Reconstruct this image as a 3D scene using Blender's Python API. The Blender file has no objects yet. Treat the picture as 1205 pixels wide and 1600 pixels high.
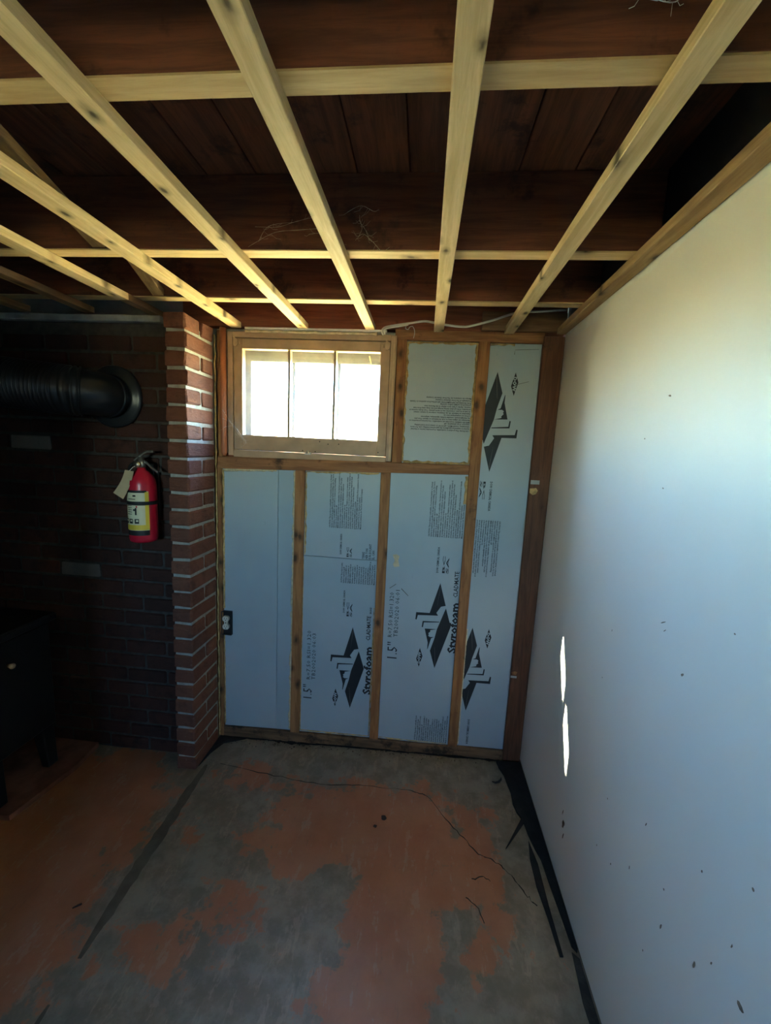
import bpy, bmesh, math, random
from mathutils import Vector, Matrix, noise
random.seed(7)
S = bpy.context.scene
COL = S.collection
PI = math.pi

# ---------------------------------------------------------------- camera, sky, sun, exposure
cam_d = bpy.data.cameras.new('camera')
cam = bpy.data.objects.new('camera', cam_d); COL.objects.link(cam)
cam_d.sensor_fit = 'VERTICAL'; cam_d.sensor_height = 24.0; cam_d.sensor_width = 24.0
cam_d.lens = 634.1 / 1600.0 * 24.0
cam_d.clip_start = 0.02
cr = Vector((0.99420081, 0.09628595, 0.04789324)); cu = Vector((-0.06149944, 0.14372167, 0.98770537)); cf = Vector((-0.08821885, 0.98492289, -0.14880974))
cam.matrix_world = Matrix(((cr.x, cu.x, -cf.x, -0.5592), (cr.y, cu.y, -cf.y, -1.8673), (cr.z, cu.z, -cf.z, 1.4874), (0, 0, 0, 1)))
S.camera = cam

SUN_DIR = Vector((1.0, -0.48, -1.0)).normalized()      # travelling direction of the light
world = bpy.data.worlds.new('sky'); S.world = world; world.use_nodes = True
wn = world.node_tree.nodes; wl = world.node_tree.links; wn.clear()
sky = wn.new('ShaderNodeTexSky'); sky.sky_type = 'NISHITA'; sky.sun_disc = False
sky.sun_elevation = math.asin(-SUN_DIR.z)
sky.sun_rotation = math.atan2(-SUN_DIR.x, -SUN_DIR.y)
sky.air_density = 1.2; sky.dust_density = 0.3; sky.ozone_density = 3.5
bg = wn.new('ShaderNodeBackground'); wo = wn.new('ShaderNodeOutputWorld')
bg.inputs['Strength'].default_value = 1.0
tint = wn.new('ShaderNodeMix'); tint.data_type = 'RGBA'; tint.blend_type = 'MULTIPLY'; tint.inputs[0].default_value = 1.0
tint.inputs[7].default_value = (0.86, 1.04, 1.16, 1.0)      # deep clear-day blue
wl.new(sky.outputs[0], tint.inputs[6]); wl.new(tint.outputs[2], bg.inputs['Color']); wl.new(bg.outputs[0], wo.inputs['Surface'])

sun_d = bpy.data.lights.new('sun', 'SUN'); sun = bpy.data.objects.new('sun', sun_d); COL.objects.link(sun)
sun_d.energy = 26.0; sun_d.angle = math.radians(0.6); sun_d.color = (1.0, 0.90, 0.70)
sun.rotation_euler = SUN_DIR.to_track_quat('-Z', 'Y').to_euler(); sun.location = (-4, 3, 6)

# sampling guide for the sky seen through the window opening (a portal gives off no light of its own)
por_d = bpy.data.lights.new('window_portal', 'AREA'); por = bpy.data.objects.new('window_portal', por_d); COL.objects.link(por)
por_d.shape = 'RECTANGLE'; por_d.size = 0.78; por_d.size_y = 0.56
por_d.cycles.is_portal = True
por.location = (-1.10, 0.16, 1.70); por.rotation_euler = (-PI / 2, 0, 0)

por2_d = por_d.copy(); por2 = bpy.data.objects.new('window_portal', por2_d); COL.objects.link(por2)
por2_d.size = .64; por2_d.size_y = .58
por2.location = (-.88, -4.21, 1.59); por2.rotation_euler = (PI / 2, 0, 0)

S.view_settings.view_transform = 'Standard'; S.view_settings.look = 'None'; S.view_settings.gamma = 1.0
S.view_settings.use_curve_mapping = False
S.view_settings.exposure = 3.7
S.cycles.max_bounces = 7; S.cycles.diffuse_bounces = 5; S.cycles.transparent_max_bounces = 16
S.cycles.sample_clamp_indirect = 0.0
S.cycles.caustics_reflective = False; S.cycles.caustics_refractive = False

# ---------------------------------------------------------------- materials
def mat_new(name):
    m = bpy.data.materials.new(name); m.use_nodes = True
    nt = m.node_tree
    return m, nt, nt.nodes['Principled BSDF']
def nd(nt, t, **kw):
    n = nt.nodes.new(t)
    for k, v in kw.items(): setattr(n, k, v)
    return n
def mixc(nt, fac, a, b, blend='MIX'):
    n = nd(nt, 'ShaderNodeMix', data_type='RGBA', blend_type=blend)
    for i, v in ((0, fac), (6, a), (7, b)):
        if isinstance(v, (int, float)): n.inputs[i].default_value = v
        elif isinstance(v, tuple): n.inputs[i].default_value = (*v, 1.0)
        else: nt.links.new(v, n.inputs[i])
    return n.outputs[2]
def mth(nt, op, a, b=None, clamp=False):
    n = nd(nt, 'ShaderNodeMath', operation=op, use_clamp=clamp)
    for i, v in ((0, a), (1, b)):
        if v is None: continue
        if isinstance(v, (int, float)): n.inputs[i].default_value = v
        else: nt.links.new(v, n.inputs[i])
    return n.outputs[0]
def coords(nt, scale, rand=True, kind='Object'):
    tc = nd(nt, 'ShaderNodeTexCoord'); mp = nd(nt, 'ShaderNodeMapping')
    mp.inputs['Scale'].default_value = scale
    nt.links.new(tc.outputs[kind], mp.inputs['Vector'])
    if rand:
        oi = nd(nt, 'ShaderNodeObjectInfo'); cmb = nd(nt, 'ShaderNodeCombineXYZ')
        r = mth(nt, 'MULTIPLY', oi.outputs['Random'], 37.0)
        for i in range(3): nt.links.new(r, cmb.inputs[i])
        nt.links.new(cmb.outputs[0], mp.inputs['Location'])
    return mp.outputs[0]
def noi(nt, vec, scale, detail=4.0, rough=0.55, dist=0.0):
    n = nd(nt, 'ShaderNodeTexNoise'); nt.links.new(vec, n.inputs['Vector'])
    n.inputs['Scale'].default_value = scale; n.inputs['Detail'].default_value = detail
    n.inputs['Roughness'].default_value = rough; n.inputs['Distortion'].default_value = dist
    return n.outputs['Fac']
def ramp(nt, fac, lo, hi):
    n = nd(nt, 'ShaderNodeMapRange', interpolation_type='SMOOTHSTEP')
    nt.links.new(fac, n.inputs[0]); n.inputs[1].default_value = lo; n.inputs[2].default_value = hi
    return n.outputs[0]
def bump(nt, h, bsdf, strength=0.3, dist=0.003):
    b = nd(nt, 'ShaderNodeBump'); b.inputs['Strength'].default_value = strength; b.inputs['Distance'].default_value = dist
    nt.links.new(h, b.inputs['Height']); nt.links.new(b.outputs[0], bsdf.inputs['Normal'])

def plain(name, c, rough=0.6, metal=0.0, spec=0.4, var=0.12, scale=20.0, bmp=0.0):
    m, nt, b = mat_new(name)
    v = coords(nt, (1, 1, 1)); f = noi(nt, v, scale)
    lo = tuple(x * (1 - var) for x in c); hi = tuple(min(1, x * (1 + var)) for x in c)
    nt.links.new(mixc(nt, ramp(nt, f, .3, .7), lo, hi), b.inputs['Base Color'])
    b.inputs['Roughness'].default_value = rough; b.inputs['Metallic'].default_value = metal
    b.inputs['Specular IOR Level'].default_value = spec
    if bmp: bump(nt, f, b, bmp, 0.002)
    return m
def wood(name, light, dark, axis, knots=0.0, rough=0.7, stain=None, stain_lo=.58, gloss=.3, flat=2):
    m, nt, b = mat_new(name)
    sc = [9.0, 9.0, 9.0]; sc[axis] = 0.7
    v = coords(nt, tuple(sc))
    g = noi(nt, v, 6.0, 6.0, .6, .6)
    fine = noi(nt, v, 28.0, 3.0, .6)
    col = mixc(nt, ramp(nt, g, .32, .68), dark, light)
    col = mixc(nt, mth(nt, 'MULTIPLY', ramp(nt, fine, .45, .8), .35), col, tuple(x * .7 for x in dark))
    h = g
    v2 = coords(nt, (1, 1, 1))
    oi = nd(nt, 'ShaderNodeObjectInfo')
    tone = mth(nt, 'ADD', mth(nt, 'MULTIPLY', oi.outputs['Random'], .28), .86)
    mul = nd(nt, 'ShaderNodeVectorMath', operation='SCALE'); nt.links.new(col, mul.inputs[0]); nt.links.new(tone, mul.inputs['Scale'])
    col = mul.outputs[0]
    if knots:
        vk = coords(nt, tuple(.55 if i == axis else 1.0 for i in range(3)))
        # distort so that knots come out oval with a tail
        vo = nd(nt, 'ShaderNodeTexVoronoi', voronoi_dimensions='2D'); vo.inputs['Scale'].default_value = knots
        sp_ = nd(nt, 'ShaderNodeSeparateXYZ'); cb_ = nd(nt, 'ShaderNodeCombineXYZ'); nt.links.new(vk, sp_.inputs[0])
        ax2 = [i for i in range(3) if i != flat]
        for q_, i in enumerate(ax2): nt.links.new(sp_.outputs[i], cb_.inputs[q_])
        nt.links.new(cb_.outputs[0], vo.inputs['Vector'])
        nz = noi(nt, v2, 30.0, 3.0)
        dd = mth(nt, 'ADD', vo.outputs['Distance'], mth(nt, 'MULTIPLY', mth(nt, 'SUBTRACT', nz, .5), .16))
        k = mth(nt, 'SUBTRACT', 1.0, ramp(nt, dd, .07, .20))
        core = mth(nt, 'SUBTRACT', 1.0, ramp(nt, dd, .02, .10))
        col = mixc(nt, mth(nt, 'MULTIPLY', k, .6), col, tuple(x * .45 for x in dark))
        col = mixc(nt, mth(nt, 'MULTIPLY', core, .85), col, (.05, .03, .015))
    if stain:
        sn = noi(nt, v2, 7.0, 5.0, .7)
        col = mixc(nt, mth(nt, 'MULTIPLY', ramp(nt, sn, stain_lo, stain_lo + .14), .85), col, stain)
    nt.links.new(col, b.inputs['Base Color'])
    b.inputs['Roughness'].default_value = rough; b.inputs['Specular IOR Level'].default_value = gloss
    bump(nt, fine, b, .25, .0015)
    return m

M = {}
PINE = ((.74, .555, .31), (.58, .41, .20))
M['batten'] = wood('pale_pine_lengthwise', *PINE, 1, knots=12.0)
M['batten_x'] = wood('pale_pine_crosswise', (.66, .47, .24), (.52, .35, .16), 0, knots=8.0)
M['batten_dark'] = wood('brown_pine', (.34, .20, .10), (.22, .12, .06), 1, knots=8.0)
M['joist'] = wood('dark_old_joist', (.20, .070, .036), (.11, .040, .023), 0, rough=.8, stain=(.05, .022, .014), stain_lo=.55)
M['subfloor'] = wood('dark_old_boards', (.23, .082, .040), (.12, .046, .025), 1, rough=.85, stain=(.055, .026, .017), stain_lo=.54)
M['stud'] = wood('orange_brown_stud', (.42, .195, .075), (.25, .105, .042), 2, knots=9.0, stain=(.05, .025, .014), stain_lo=.62, flat=1)
M['plate'] = wood('orange_brown_plate', (.38, .175, .075), (.22, .095, .042), 0, stain=(.035, .02, .012), stain_lo=.56)
M['sill_plate'] = wood('weathered_sill_plate', (.28, .15, .075), (.13, .07, .036), 0, stain=(.012, .009, .007), stain_lo=.47)
M['post'] = wood('red_brown_post', (.17, .068, .034), (.09, .036, .019), 2, rough=.55, stain=(.03, .015, .010), stain_lo=.62)
M['block'] = wood('brown_block', (.30, .165, .085), (.19, .10, .05), 0, knots=6.0)
M['edge_batten'] = wood('tan_edge_batten', (.50, .32, .16), (.36, .21, .10), 1, knots=9.0)
M['rim'] = wood('red_brown_rim_board', (.30, .105, .052), (.17, .060, .032), 0, stain=(.04, .018, .012), stain_lo=.6)
M['brace'] = wood('bridging_wood', (.40, .25, .11), (.26, .15, .07), 1)
M['copper'] = plain('copper_brown', (.42, .15, .07), rough=.32, spec=.5, var=.1, scale=8)
M['tan_paint'] = plain('tan_window_paint', (.44, .305, .20), rough=.5, var=.10, scale=14, bmp=.05)
M['tan_paint_pale'] = plain('worn_tan_paint', (.55, .40, .25), rough=.45, var=.12, scale=30)
M['storm_paint'] = plain('grey_storm_sash_paint', (.13, .125, .12), rough=.6)
M['white_strip'] = plain('white_metal_strip', (.75, .75, .73), rough=.4)
M['print'] = plain('black_print', (.018, .022, .026), rough=.5, spec=.3, var=.05)
M['sealant'] = plain('tan_sealant_foam', (.50, .33, .14), rough=.8, var=.3, scale=40, bmp=.4)
M['sealant_pale'] = plain('cream_sealant_foam', (.62, .52, .33), rough=.8, var=.2, scale=40, bmp=.4)
M['black_metal'] = plain('black_stove_metal', (.010, .011, .013), rough=.5, spec=.4)
M['duct'] = plain('black_duct', (.014, .017, .022), rough=.30, spec=.5, var=.1)
M['red'] = plain('red_enamel', (.50, .012, .035), rough=.3, spec=.5, var=.04)
M['label_cream'] = plain('cream_label', (.68, .62, .42), rough=.5, var=.04)
M['label_yellow'] = plain('yellow_label', (.70, .50, .05), rough=.5, var=.04)
M['tag'] = plain('manila_tag', (.52, .39, .24), rough=.8, var=.06)
M['rubber'] = plain('black_rubber', (.012, .012, .013), rough=.6)
M['steel'] = plain('dull_steel', (.45, .42, .38), rough=.35, metal=.9, var=.1)
M['ivory'] = plain('ivory_plastic', (.70, .64, .55), rough=.4, var=.05)
M['cable'] = plain('white_cable_jacket', (.72, .70, .64), rough=.5, var=.06)
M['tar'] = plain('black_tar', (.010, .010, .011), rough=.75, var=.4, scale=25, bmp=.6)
M['foot_strip'] = plain('dark_foot_strip', (.055, .048, .04), rough=.8, var=.4, scale=25, bmp=.4)
M['crack'] = plain('crack_dark', (.035, .028, .022), rough=.9)  # even dark colour of the floor cracks
M['joint'] = plain('dark_joint_filler', (.115, .094, .063), rough=.85, var=.3, scale=12, bmp=.3)
M['grey_tape'] = plain('grey_tape', (.42, .43, .42), rough=.6)
M['scuff'] = plain('brown_board_core', (.24, .18, .13), rough=.9, var=.4, scale=90)
M['paper'] = plain('torn_white_paper', (.82, .82, .79), rough=.7, var=.05)
M['cobweb'] = plain('dusty_cobweb', (.45, .37, .27), rough=.9)
M['web_white'] = plain('white_cobweb', (.8, .8, .78), rough=.9)
M['debris'] = plain('dark_debris', (.04, .025, .018), rough=.9, var=.3, scale=60)
M['concrete'] = plain('foundation_concrete', (.52, .50, .46), rough=.9, var=.15, scale=9, bmp=.3)
M['dark_wall'] = plain('painted_block_wall', (.55, .52, .47), rough=.9, var=.2, scale=6)
M['hearth'] = plain('red_hearth_clay', (.24, .10, .065), rough=.85, var=.25, scale=14, bmp=.3)
M['ledge'] = plain('pale_grey_ledge', (.34, .33, .32), rough=.8, var=.2, scale=18)

def foam_mat():
    m, nt, b = mat_new('blue_foam_board')
    v = coords(nt, (1, 1, 1)); a = noi(nt, v, 2.2, 3.0); f = noi(nt, v, 60.0, 2.0)
    c = mixc(nt, ramp(nt, a, .3, .7), (.345, .425, .475), (.395, .475, .52))
    s = noi(nt, coords(nt, (3, 3, 1.4)), 9.0, 4.0, .7)
    c = mixc(nt, mth(nt, 'MULTIPLY', ramp(nt, s, .66, .76), .35), c, (.27, .33, .37))
    nt.links.new(c, b.inputs['Base Color'])
    b.inputs['Roughness'].default_value = .42; b.inputs['Specular IOR Level'].default_value = .35
    bump(nt, f, b, .03, .001)
    return m
M['foam'] = foam_mat()

def brick_mat(name, cols, rough_bump=.9):
    m, nt, b = mat_new(name)
    v = coords(nt, (1, 1, 1)); oi = nd(nt, 'ShaderNodeObjectInfo')
    c = mixc(nt, oi.outputs['Random'], cols[0], cols[1])
    f = noi(nt, v, 16.0, 5.0, .65)
    c = mixc(nt, ramp(nt, f, .45, .75), c, cols[2])
    p = noi(nt, v, 45.0, 4.0, .7)
    c = mixc(nt, mth(nt, 'MULTIPLY', ramp(nt, p, .6, .75), .5), c, cols[3])
    nt.links.new(c, b.inputs['Base Color']); b.inputs['Roughness'].default_value = .85; b.inputs['Specular IOR Level'].default_value = .25
    w = noi(nt, coords(nt, (1, 1, 2.6)), 34.0, 5.0, .75, 1.2)
    bump(nt, w, b, rough_bump, .010)
    return m
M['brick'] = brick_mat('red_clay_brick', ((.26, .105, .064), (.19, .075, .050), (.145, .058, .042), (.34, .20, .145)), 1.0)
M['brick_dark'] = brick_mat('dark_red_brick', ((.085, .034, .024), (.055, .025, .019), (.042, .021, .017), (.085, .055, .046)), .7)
M['brick_pale'] = brick_mat('pale_grey_brick', ((.22, .19, .165), (.19, .165, .145), (.16, .14, .125), (.25, .22, .20)), .6)
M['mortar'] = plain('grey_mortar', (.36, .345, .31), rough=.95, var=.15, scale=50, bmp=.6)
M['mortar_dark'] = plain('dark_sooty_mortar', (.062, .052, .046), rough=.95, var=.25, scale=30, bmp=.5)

def wall_paint():
    m, nt, b = mat_new('off_white_wall_paint')
    v = coords(nt, (1, 1, 1), rand=False)
    a = noi(nt, v, 1.6, 3.0); f = noi(nt, v, 140.0, 3.0, .6)
    c = mixc(nt, ramp(nt, a, .3, .7), (.82, .79, .735), (.86, .83, .775))
    nt.links.new(c, b.inputs['Base Color']); b.inputs['Roughness'].default_value = .48; b.inputs['Specular IOR Level'].default_value = .4
    bump(nt, f, b, .06, .001)
    return m
M['wall'] = wall_paint()

def floor_mat():
    m, nt, b = mat_new('worn_painted_concrete')
    tc = nd(nt, 'ShaderNodeTexCoord'); P = tc.outputs['Object']
    v = coords(nt, (1, 1, 1), rand=False)
    n1 = noi(nt, v, 4.5, 6.0, .62, .4); n2 = noi(nt, v, 13.0, 5.0, .65); n3 = noi(nt, v, 70.0, 4.0, .6)
    # wide areas where the red coat has survived: x, y, half widths, weight
    spots = [(-.72, -.42, .34, .13, .95), (-1.0, -.55, .20, .10, .55), (-.50, -.50, .16, .26, .95), (-.56, -.76, .15, .20, 1.0), (-.62, -.95, .14, .12, .9),
             (-.60, -1.08, .12, .12, .7), (-.36, -.62, .11, .10, .7), (-.27, -.50, .09, .13, .62), (-.22, -.66, .07, .12, .55), (-.90, -.28, .32, .05, .45), (-1.30, -.24, .16, .09, .55), (-.28, -.34, .14, .08, .45), (-1.15, -.86, .20, .14, .40),
             (-2.0, -.50, .42, .34, .8), (-1.85, -.95, .30, .30, .7), (-1.62, -.40, .10, .10, .35), (-.30, -.83, .06, .09, .45), (-.68, -.24, .5, .05, .35)]
    tot = None
    for (x, y, a, c, w) in spots:
        mp = nd(nt, 'ShaderNodeMapping', vector_type='TEXTURE'); mp.inputs['Location'].default_value = (x, y, 0); mp.inputs['Scale'].default_value = (a, c, 100)
        nt.links.new(P, mp.inputs['Vector'])
        ln = nd(nt, 'ShaderNodeVectorMath', operation='LENGTH'); nt.links.new(mp.outputs[0], ln.inputs[0])
        g = mth(nt, 'MULTIPLY', mth(nt, 'SUBTRACT', 1.0, ramp(nt, ln.outputs['Value'], .35, 1.65)), w)
        tot = g if tot is None else mth(nt, 'MAXIMUM', tot, g)
    fld = mth(nt, 'ADD', tot, mth(nt, 'ADD', mth(nt, 'MULTIPLY', mth(nt, 'SUBTRACT', n1, .5), 1.7), mth(nt, 'MULTIPLY', mth(nt, 'SUBTRACT', n2, .5), 1.7)))
    red = ramp(nt, fld, .27, .42)
    grey = mixc(nt, ramp(nt, n2, .35, .65), (.185, .142, .095), (.275, .225, .162))
    redc = mixc(nt, ramp(nt, noi(nt, v, 7.0, 5.0, .6), .35, .65), (.37, .128, .055), (.43, .172, .083))
    c = mixc(nt, mth(nt, 'MULTIPLY', red, .88), grey, redc)
    # pale scuffed film of old light paint
    pale = ramp(nt, mth(nt, 'ADD', noi(nt, coords(nt, (3.2, .9, 1), rand=False), 9.0, 7.0, .68, .3), mth(nt, 'MULTIPLY', mth(nt, 'SUBTRACT', n3, .5), .25)), .56, .64)
    c = mixc(nt, mth(nt, 'MULTIPLY', pale, .42), c, (.40, .285, .20))
    wear = ramp(nt, noi(nt, coords(nt, (5, 1.2, 1), rand=False), 12.0, 6.0, .7), .60, .72)
    c = mixc(nt, mth(nt, 'MULTIPLY', wear, .4), c, (.13, .10, .075))
    nt.links.new(c, b.inputs['Base Color'])
    b.inputs['Roughness'].default_value = .43; b.inputs['Specular IOR Level'].default_value = .5
    h = mth(nt, 'ADD', mth(nt, 'MULTIPLY', n2, .6), mth(nt, 'MULTIPLY', n3, .15))
    bump(nt, h, b, .35, .006)
    return m
M['floor'] = floor_mat()

def glass_mat():
    m = bpy.data.materials.new('dusty_window_glass'); m.use_nodes = True
    nt = m.node_tree; nt.nodes.clear()
    out = nd(nt, 'ShaderNodeOutputMaterial'); tr = nd(nt, 'ShaderNodeBsdfTransparent'); gl = nd(nt, 'ShaderNodeBsdfGlossy'); df = nd(nt, 'ShaderNodeBsdfTranslucent')
    tr.inputs[0].default_value = (.94, .96, .95, 1); gl.inputs['Roughness'].default_value = .03; df.inputs[0].default_value = (.9, .9, .88, 1)
    fr = nd(nt, 'ShaderNodeFresnel'); fr.inputs[0].default_value = 1.45
    m1 = nd(nt, 'ShaderNodeMixShader'); m2 = nd(nt, 'ShaderNodeMixShader')
    ge = nd(nt, 'ShaderNodeNewGeometry'); fr2 = mth(nt, 'MULTIPLY', fr.outputs[0], mth(nt, 'MULTIPLY', mth(nt, 'SUBTRACT', 1.0, ge.outputs['Backfacing']), 1.4), True)
    nt.links.new(fr2, m1.inputs[0]); nt.links.new(tr.outputs[0], m1.inputs[1]); nt.links.new(gl.outputs[0], m1.inputs[2])
    m2.inputs[0].default_value = .015
    nt.links.new(m1.outputs[0], m2.inputs[1]); nt.links.new(df.outputs[0], m2.inputs[2])
    nt.links.new(m2.outputs[0], out.inputs[0])
    return m
M['glass'] = glass_mat()
def lawn_mat():
    m, nt, b = mat_new('dry_sunlit_lawn')
    v = coords(nt, (1, 1, 1), rand=False); a = noi(nt, v, 3.0, 6.0, .7)
    nt.links.new(mixc(nt, a, (.50, .41, .16), (.62, .52, .23)), b.inputs['Base Color']); b.inputs['Roughness'].default_value = .9
    return m
M['lawn'] = lawn_mat()

# ---------------------------------------------------------------- helpers
def wloc(o):
    p = Vector(o.location)
    while o.parent: o = o.parent; p += Vector(o.location)
    return p
def tag(o, label=None, cat=None, group=None, kind=None):
    for k, v in (('label', label), ('category', cat), ('group', group), ('kind', kind)):
        if v: o[k] = v
    return o
def empty(name, loc, parent=None):
    o = bpy.data.objects.new(name, None); COL.objects.link(o); o.empty_display_size = .05
    o.location = Vector(loc) - (wloc(parent) if parent else Vector())
    if parent: o.parent = parent
    return o
def link_mesh(name, me, mat, parent, loc):
    o = bpy.data.objects.new(name, me); COL.objects.link(o)
    if mat is not None and not me.materials: me.materials.append(mat)
    if parent: o.parent = parent; o.location = Vector(loc) - wloc(parent)
    else: o.location = loc
    return o
class MB:
    def __init__(s): s.v = []; s.f = []
    def add(s, vs, fs):
        n = len(s.v); s.v += [Vector(p) for p in vs]; s.f += [tuple(i + n for i in f) for f in fs]; return s
    def box(s, a, b, bev=0.0):
        (x0, y0, z0), (x1, y1, z1) = a, b
        x0, x1 = min(x0, x1), max(x0, x1); y0, y1 = min(y0, y1), max(y0, y1); z0, z1 = min(z0, z1), max(z0, z1)
        return s.hexa([(x0, y0, z0), (x1, y0, z0), (x1, y1, z0), (x0, y1, z0), (x0, y0, z1), (x1, y0, z1), (x1, y1, z1), (x0, y1, z1)], bev)
    def hexa(s, p, bev=0.0):
        p = [Vector(q) for q in p]
        F = [(0, 3, 2, 1), (4, 5, 6, 7), (0, 1, 5, 4), (1, 2, 6, 5), (2, 3, 7, 6), (3, 0, 4, 7)]
        if not bev: return s.add(p, F)
        # chamfered: three vertices per corner
        N = {0: (1, 3, 4), 1: (0, 2, 5), 2: (1, 3, 6), 3: (2, 0, 7), 4: (5, 7, 0), 5: (4, 6, 1), 6: (5, 7, 2), 7: (6, 4, 3)}
        vs = []; key = {}
        for f in F:
            for k, i in enumerate(f):
                a = p[f[k - 1]] - p[i]; b = p[f[(k + 1) % 4]] - p[i]
                la, lb = min(bev, a.length * .45), min(bev, b.length * .45)
                key[(f, i)] = len(vs); vs.append(p[i] + a.normalized() * la + b.normalized() * lb)
        fs = [tuple(key[(f, i)] for i in f) for f in F]
        done = set()
        for f in F:
            for k, i in enumerate(f):
                j = f[(k + 1) % 4]
                if (j, i) in done or (i, j) in done: continue
                g = next(h for h in F if h != f and i in h and j in h)
                fs.append((key[(f, j)], key[(f, i)], key[(g, i)], key[(g, j)])); done.add((i, j))
        for i in range(8):
            fl = [f for f in F if i in f]
            t = [key[(f, i)] for f in fl]
            nrm = (vs[t[1]] - vs[t[0]]).cross(vs[t[2]] - vs[t[0]])
            cen = sum(p, Vector()) / 8
            fs.append(tuple(t) if nrm.dot(p[i] - cen) > 0 else tuple(reversed(t)))
        return s.add(vs, fs)
    def prism(s, poly, y0, y1):           # polygon in x,z (anticlockwise seen from -y), extruded along y
        n = len(poly)
        vs = [(x, y0, z) for x, z in poly] + [(x, y1, z) for x, z in poly]
        fs = [tuple(range(n)), tuple(range(2 * n - 1, n - 1, -1))] + [(i, i + n, (i + 1) % n + n, (i + 1) % n) for i in range(n)]
        return s.add(vs, fs)
    def slab(s, poly, z0f, z1f):          # polygon in x,y with height functions
        n = len(poly)
        vs = [(x, y, z0f(x, y)) for x, y in poly] + [(x, y, z1f(x, y)) for x, y in poly]
        fs = [tuple(range(n - 1, -1, -1)), tuple(range(n, 2 * n))] + [(i, (i + 1) % n, (i + 1) % n + n, i + n) for i in range(n)]
        return s.add(vs, fs)
    def tube(s, pts, rad, n=8, caps=True, flat=None):
        pts = [Vector(p) for p in pts]; k = len(pts)
        if not hasattr(rad, '__len__'): rad = [rad] * k
        base = len(s.v); up = None
        for i, p in enumerate(pts):
            t = (pts[min(i + 1, k - 1)] - pts[max(i - 1, 0)]).normalized()
            if up is None:
                up = Vector((0, 0, 1)) if abs(t.z) < .9 else Vector((0, 1, 0))
            a = up - t * up.dot(t); a.normalize(); b = t.cross(a); up = a
            for j in range(n):
                q = 2 * PI * j / n
                s.v.append(p + (a * math.cos(q) + b * math.sin(q)) * rad[i])
        for i in range(k - 1):
            for j in range(n):
                s.f.append((base + i * n + j, base + i * n + (j + 1) % n, base + (i + 1) * n + (j + 1) % n, base + (i + 1) * n + j))
        if caps:
            s.f.append(tuple(base + j for j in range(n - 1, -1, -1))); s.f.append(tuple(base + (k - 1) * n + j for j in range(n)))
        return s
    def lathe(s, prof, cx, cy, n=32, a0=0.0, a1=2 * PI):
        full = abs(a1 - a0 - 2 * PI) < 1e-6; m = n if full else n + 1; base = len(s.v)
        for r, z in prof:
            for j in range(m):
                q = a0 + (a1 - a0) * j / n
                s.v.append(Vector((cx + r * math.cos(q), cy + r * math.sin(q), z)))
        for i in range(len(prof) - 1):
            for j in range(n):
                jn = (j + 1) % m if full else j + 1
                s.f.append((base + i * m + j, base + i * m + jn, base + (i + 1) * m + jn, base + (i + 1) * m + j))
        return s
    def build(s, name, mat, parent=None, smooth=False, origin=None):
        xs = [p.x for p in s.v]; ys = [p.y for p in s.v]; zs = [p.z for p in s.v]
        o = Vector(origin) if origin is not None else Vector(((min(xs) + max(xs)) / 2, (min(ys) + max(ys)) / 2, min(zs)))
        me = bpy.data.meshes.new(name); me.from_pydata([tuple(p - o) for p in s.v], [], s.f)
        bm = bmesh.new(); bm.from_mesh(me); bmesh.ops.recalc_face_normals(bm, faces=bm.faces); bm.to_mesh(me); bm.free()
        if smooth:
            for p in me.polygons: p.use_smooth = True
        me.update()
        return link_mesh(name, me, M[mat] if isinstance(mat, str) else mat, parent, o)
def flat_poly(name, polys, y, mat, parent):
    """flat print: polygons in x,z on the plane y"""
    m = MB()
    for p in polys: m.add([(x, y, z) for x, z in p], [tuple(range(len(p)))])
    return m.build(name, mat, parent)
def zf(x): return max(min(.03 * x, 0.0), -.06)

# ---------------------------------------------------------------- the setting: floor, walls, ceiling
H = 2.005; HJ = 2.030; ZS = 2.226
mb = MB()
xs = [-4.2, -3, -2.0, -1.5, -1, -.5, 0, .3]; ys = [-4.2, -3, -2, -1, -.5, 0, .3]
vs = [(x, y, zf(x)) for y in ys for x in xs]
fs = [(j * len(xs) + i, j * len(xs) + i + 1, (j + 1) * len(xs) + i + 1, (j + 1) * len(xs) + i) for j in range(len(ys) - 1) for i in range(len(xs) - 1)]
mb.add(vs, fs)
floor = mb.build('floor', 'floor', origin=(0, 0, 0))
tag(floor, 'worn concrete floor with patches of old red paint', kind='structure')

def ribbon(pts, w, dz=.0012, jitter=0.0):
    m = MB(); n = len(pts); L = []; R_ = []
    for i, (x, y) in enumerate(pts):
        a = Vector(pts[max(i - 1, 0)]); b = Vector(pts[min(i + 1, n - 1)]); t = (b - a).normalized(); nrm = Vector((-t.y, t.x))
        ww = w(i / (n - 1)) if callable(w) else w
        ww *= 1 + jitter * (random.random() - .5)
        p = Vector((x, y)); l = p + nrm * ww / 2; r = p - nrm * ww / 2
        L.append((l.x, l.y, zf(l.x) + dz)); R_.append((r.x, r.y, zf(r.x) + dz))
    m.add(L + R_, [(i, i + 1, n + i + 1, n + i) for i in range(n - 1)])
    return m
def wiggle(pts, k, amp):
    out = []
    for i in range(len(pts) - 1):
        a, b = Vector(pts[i]), Vector(pts[i + 1])
        for j in range(k):
            p = a.lerp(b, j / k)
            out.append((p.x + random.uniform(-amp, amp), p.y + random.uniform(-amp, amp)))
    out.append(tuple(pts[-1])); return out
crack = [(-1.45, -.185), (-1.163, -.23), (-.944, -.253), (-.77, -.238), (-.537, -.239), (-.457, -.262), (-.349, -.403), (-.271, -.499), (-.215, -.521), (-.154, -.566), (-.115, -.636), (-.09, -.663)]
ribbon(wiggle(crack, 7, .004), .0032, jitter=1.2).build('crack', 'crack', floor)
ribbon(wiggle([(-.30, -.60), (-.26, -.585), (-.235, -.60)], 4, .004), .004, jitter=1).build('crack', 'crack', floor)
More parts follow.
